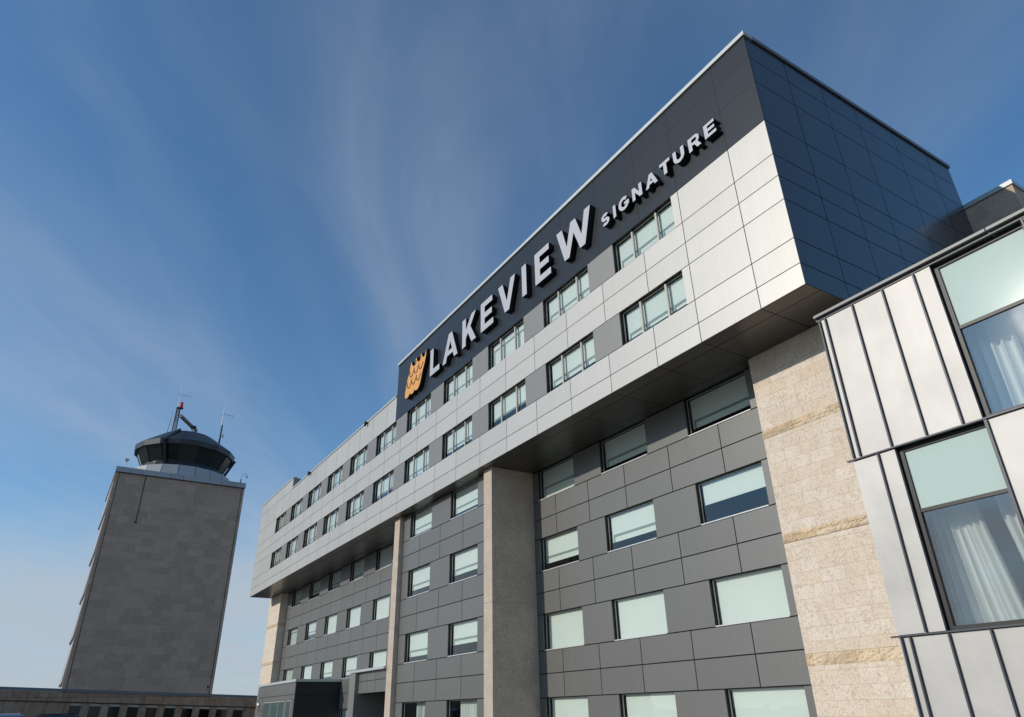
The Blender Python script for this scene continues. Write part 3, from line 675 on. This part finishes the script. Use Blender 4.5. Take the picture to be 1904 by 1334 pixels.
for a in (-31, 89, 209):
    s = MB()
    t = math.radians(a); e = Vector((math.cos(t), math.sin(t), 0)); q_ = Vector((-e.y, e.x, 0))*.22; c_ = Vector((CX, CY, 0))
    def pt(r, z, k): return c_+e*r+q_*k+Vector((0, 0, z))
    s.quadbox([pt(5.7, 24.6, -1), pt(6.2, 24.6, -1), pt(6.2, 24.6, 1), pt(5.7, 24.6, 1), pt(7.3, 27.9, -1), pt(7.75, 27.9, -1), pt(7.75, 27.9, 1), pt(7.3, 27.9, 1)])
    s.quadbox([pt(7.3, 27.9, -1), pt(7.75, 27.9, -1), pt(7.75, 27.9, 1), pt(7.3, 27.9, 1), pt(3.5, 30.7, -1), pt(3.6, 31.1, -1), pt(3.6, 31.1, 1), pt(3.5, 30.7, 1)])
    K(s.build('cab_strut', M['black'], tw))
# masts
def mast(label, x, y, z0, z1, z2, lattice, arm):
    t = thing('antenna_mast', label, 'antenna', (x, y, z0))
    h1 = z1-z0; h2 = z2-z0; b = MB()
    if lattice:
        for (dx, dy) in ((-.28, -.28), (.28, -.28), (0, .32)): b.tube((dx, dy, 0), (dx*.8, dy*.8, h1), .085, n=6)
        for k in range(12):
            za = h1*k/12; zb = h1*(k+1)/12; P3 = [(-.28, -.28), (.28, -.28), (0, .32)]
            for i in range(3): b.tube((*P3[i], za), (*P3[(i+1) % 3], zb), .03, n=5); b.tube((*P3[i], zb), (*P3[(i+1) % 3], zb), .028, n=5)
        b.tube((0, -.95, 0), (-.1, -.75, h1*.55), .045, n=6); b.tube((-.1, -.75, h1*.55), (-.1, -.70, h1*.8), .02, n=6)
        b.build('lattice', M['black'], t)
    else:
        b.tube((0, 0, 0), (0, 0, h1), .15, .13, 8); b.tube((0, 0, h1*.62), (0, .6, h1*.62), .03); b.tube((0, .4, h1*.55), (0, .4, h1*.7), .05); b.build('pole', M['black'], t)
    b = MB(); b.tube((0, -.1, h1*(.55 if lattice else .98)), (0, -.1, h2), .075, .04, 8); b.build('whip', M['galv'], t)
    b = MB(); b.tube((0, -.35, arm-z0), (0, 1.35, arm-z0), .028, n=6); b.tube((0, 1.35, arm-z0-.12), (0, 1.35, arm-z0+.12), .04, n=6); b.build('cross_arm', M['black'], t)
    return t, h1
t, h = mast('lattice antenna mast with a red lamp on the tower cab roof', -108.7, -5.2, 30.5, 35.7, 39.1, True, 38.0)
b = MB(); b.rings([(.30, h), (.30, h+.12), (.24, h+.13), (.27, h+.55), (.22, h+.95), (.05, h+1.1)], 12, 0, .35); b.build('red_lamp', M['redlamp'], t, smooth=True)
b = MB(); b.box(-.35, .35, -.3, .7, h-.1, h-.01); b.build('lamp_bracket', M['black'], t)
mast('slender antenna pole at the right edge of the tower cab roof', -108.7, 1.9, 29.0, 34.0, 37.0, False, 35.9)
rd = thing('radar_antenna', 'long tilted looking bar antenna on the tower cab roof beside the mast', 'radar antenna', (-108.3, -2.4, 30.8))
b = MB(); b.box(-.5, .5, -.5, .5, 0, .7); b.tube((0, 0, .7), (0, 0, 1.6), .28, .22, 12); b.box(-1.6, .6, -1.9, -.4, 0, .35); b.build('pedestal', M['galv'], rd)
b = MB(); b.box(-.35, .35, -.35, .35, 1.5, 2.0); b.build('gearbox', M['black'], rd)
A_ = Vector((3.8, -2.6, 2.0)); B_ = Vector((-1.8, .6, 2.0)); b = MB(); b.tube(A_, B_, .30, .30, 10); b.build('scanner_bar', M['radome'], rd)
def flood(label, y):
    t = thing('parapet_lamp', label, 'lamp', (TX-.1, y, 22.1), 0, 'lamps on the tower parapet')
    b = MB(); b.tube((0, 0, -.1), (0, 0, .7), .10, .06, 8); b.build('post', M['black'], t)
    b = MB(); pts = [(0, 0, .7), (0, .06, 1.2), (0, .35, 1.55), (0, .7, 1.5), (0, .78, 1.25)]
    for i in range(4): b.tube(pts[i], pts[i+1], .035, n=6)
    b.build('arm', M['galv'], t)
    b = MB(); b.rings([(.05, 1.28), (.16, 1.2), (.16, 1.0), (.03, .95)], 10, 0, .78); b.build('lamp_head', M['galv'], t)
    return t
flood('curved lamp on the right corner of the tower parapet', 4.75)
t = thing('parapet_lamp', 'small floodlight on the left corner of the tower parapet', 'lamp', (TX-.1, -11.05, 22.1), 0, 'lamps on the tower parapet')
b = MB(); b.tube((0, 0, -.1), (0, .05, 1.0), .07, .05, 8); b.build('post', M['galv'], t)
b = MB(); b.quadbox([(-.15, -.15, .95), (.2, -.15, .95), (.2, .25, .95), (-.15, .25, .95), (-.2, -.22, 1.3), (.3, -.22, 1.3), (.3, .32, 1.25), (-.2, .32, 1.25)]); b.build('lamp_head', M['galv'], t)

# ------------------------------------------------------------------ low terminal building
tb = thing('terminal_building', 'low brown building with a row of dark windows in front of the tower', 'building', (-65, -17.17, GZ))
tb.rotation_euler = (0, math.radians(2.2), math.radians(90))
W0, WPT, WD = 5.02, 1.463, .98
wins = [W0+WPT*i for i in range(10)]
s = MB(); s.box(-30, 24.5, .62, 22, -1.5, 3.0); s.box(-30, 24.5, .1, 22, 3.0, 3.76); s.build('wall_core', M['joint'], tb)
s = MB()
for i in range(-20, 17):
    a = .47+1.45*i; s.box(a+.012, a+1.438, 0, .12, 3.06, 3.77)
for i in range(-20, 3): s.box(.47+1.42*i+.015, .47+1.42*(i+1)-.015, .16, .6, -1.5, 3.04)
s.box(4.74, wins[0], .16, .6, -1.5, 3.04)
for i in range(9): s.box(wins[i]+WD, wins[i+1], .16, .6, -1.5, 3.04)
s.box(wins[9]+WD, 19.75, .16, .6, -1.5, 3.04)
for i in range(4): s.box(19.80+1.42*i, 21.19+1.42*i, .16, .6, -1.5, 3.04)
s.build('stone_cladding', M['termstone'], tb)
s = MB(); s.box(-30, 24.5, -.08, .5, 3.79, 4.01); s.build('coping', M['charblue'], tb)
for i, x in enumerate(wins):
    f = MB(); f.box(x+.01, x+WD-.01, .34, .44, 2.80, 2.99); f.box(x+.01, x+.05, .40, .46, .6, 2.79); f.box(x+WD-.05, x+WD-.01, .40, .46, .6, 2.79); w = f.build('window', M['coping'], tb)
    f = MB(); f.box(x+.05, x+WD-.05, .42, .44, .6, 2.79); f.build('pane', M['blackglass'], w)
s = MB()
for x in wins: s.box(x, x+WD, .2, .6, -1.5, .59)
s.build('window_aprons', M['termstone'], tb)
v = thing('roof_pole', 'tiny dark ball on a thin pole above the low roof right of the tower', 'lamp', (-82, 1.6, -7.6))
b = MB(); b.tube((0, 0, 0), (0, 0, .88), .02, n=6); b.build('pole', M['black'], v)
b = MB(); b.rings([(.04, .84), (.15, .92), (.15, 1.02), (.04, 1.12)], 10, 0, 0); b.build('lamp_head', M['black'], v)  # small dark ball topping the pole, not identified as a lamp

# ------------------------------------------------------------------ parked vehicles
def suv(label, x, y, rz):
    t = thing('parked_car', label, 'car', (x, y, GZ), rz)
    prof = [(-2.35, .45), (-2.38, .95), (-2.25, 1.12), (-1.95, 1.55), (-1.55, 1.74), (-.6, 1.80), (.35, 1.77), (.75, 1.66), (1.35, 1.16), (2.15, 1.02), (2.36, .80), (2.38, .42), (1.9, .28), (-1.9, .28)]
    b = MB(); n = len(prof); lay = [(-.93, 0), (-.90, 1), (.90, 1), (.93, 0)]
    for (yy, k) in ((-.95, .90), (-.93, 1.0), (.93, 1.0), (.95, .90)):
        for (px_, pz) in prof:
            tw_ = 1.0 if pz < 1.15 else 1.0-.26*(pz-1.15)/.65
            zc = .9; b.v.append((px_*(1 if k == 1 else .985), yy*tw_, zc+(pz-zc)*(k if pz < 1.2 else (1 if k == 1 else .985))))
    for r in range(3):
        for i in range(n): j_ = (i+1) % n; b.f.append((r*n+j_, r*n+i, (r+1)*n+i, (r+1)*n+j_)); b.mi.append(0)
    b.f.append(tuple(range(n))); b.f.append(tuple(3*n+i for i in reversed(range(n)))); b.mi += [0, 0]
    body = b.build('body', M['carblack'], t)
    for s_ in (-1, 1):
        b = MB(); b.quadbox([(-1.9, s_*.945, 1.18), (1.1, s_*.945, 1.18), (1.1, s_*.90, 1.18), (-1.9, s_*.90, 1.18), (-1.5, s_*.80, 1.62), (.55, s_*.80, 1.62), (.55, s_*.76, 1.62), (-1.5, s_*.76, 1.62)]); b.build('side_window', M['blackglass'], t)
        b = MB(); b.tube((-1.5, s_*.66, 1.82), (.3, s_*.66, 1.84), .022, n=6); b.tube((-1.4, s_*.66, 1.74), (-1.4, s_*.66, 1.82), .02, n=6); b.tube((.2, s_*.66, 1.76), (.2, s_*.66, 1.83), .02, n=6); b.build('roof_rail', M['black'], t)
        for xx in (-1.42, 1.42):
            b = MB(); b.tube((xx, s_*.74, .35), (xx, s_*.965, .35), .35, n=20); w = b.build('wheel', M['rubber'], t)
            b = MB(); b.tube((xx, s_*.95, .35), (xx, s_*.972, .35), .22, n=14); b.build('rim', M['galv'], w)
        b = MB(); b.box(2.28, 2.40, s_*.55, s_*.85, .68, .84); b.build('headlight', M['lamp'], t)
    return t
suv('black car whose roof just shows at the bottom left corner', -35.2, -15.65, math.radians(4))
suv('black car with roof rails in front of the low brown building', -46.6, -12.6, math.radians(80))
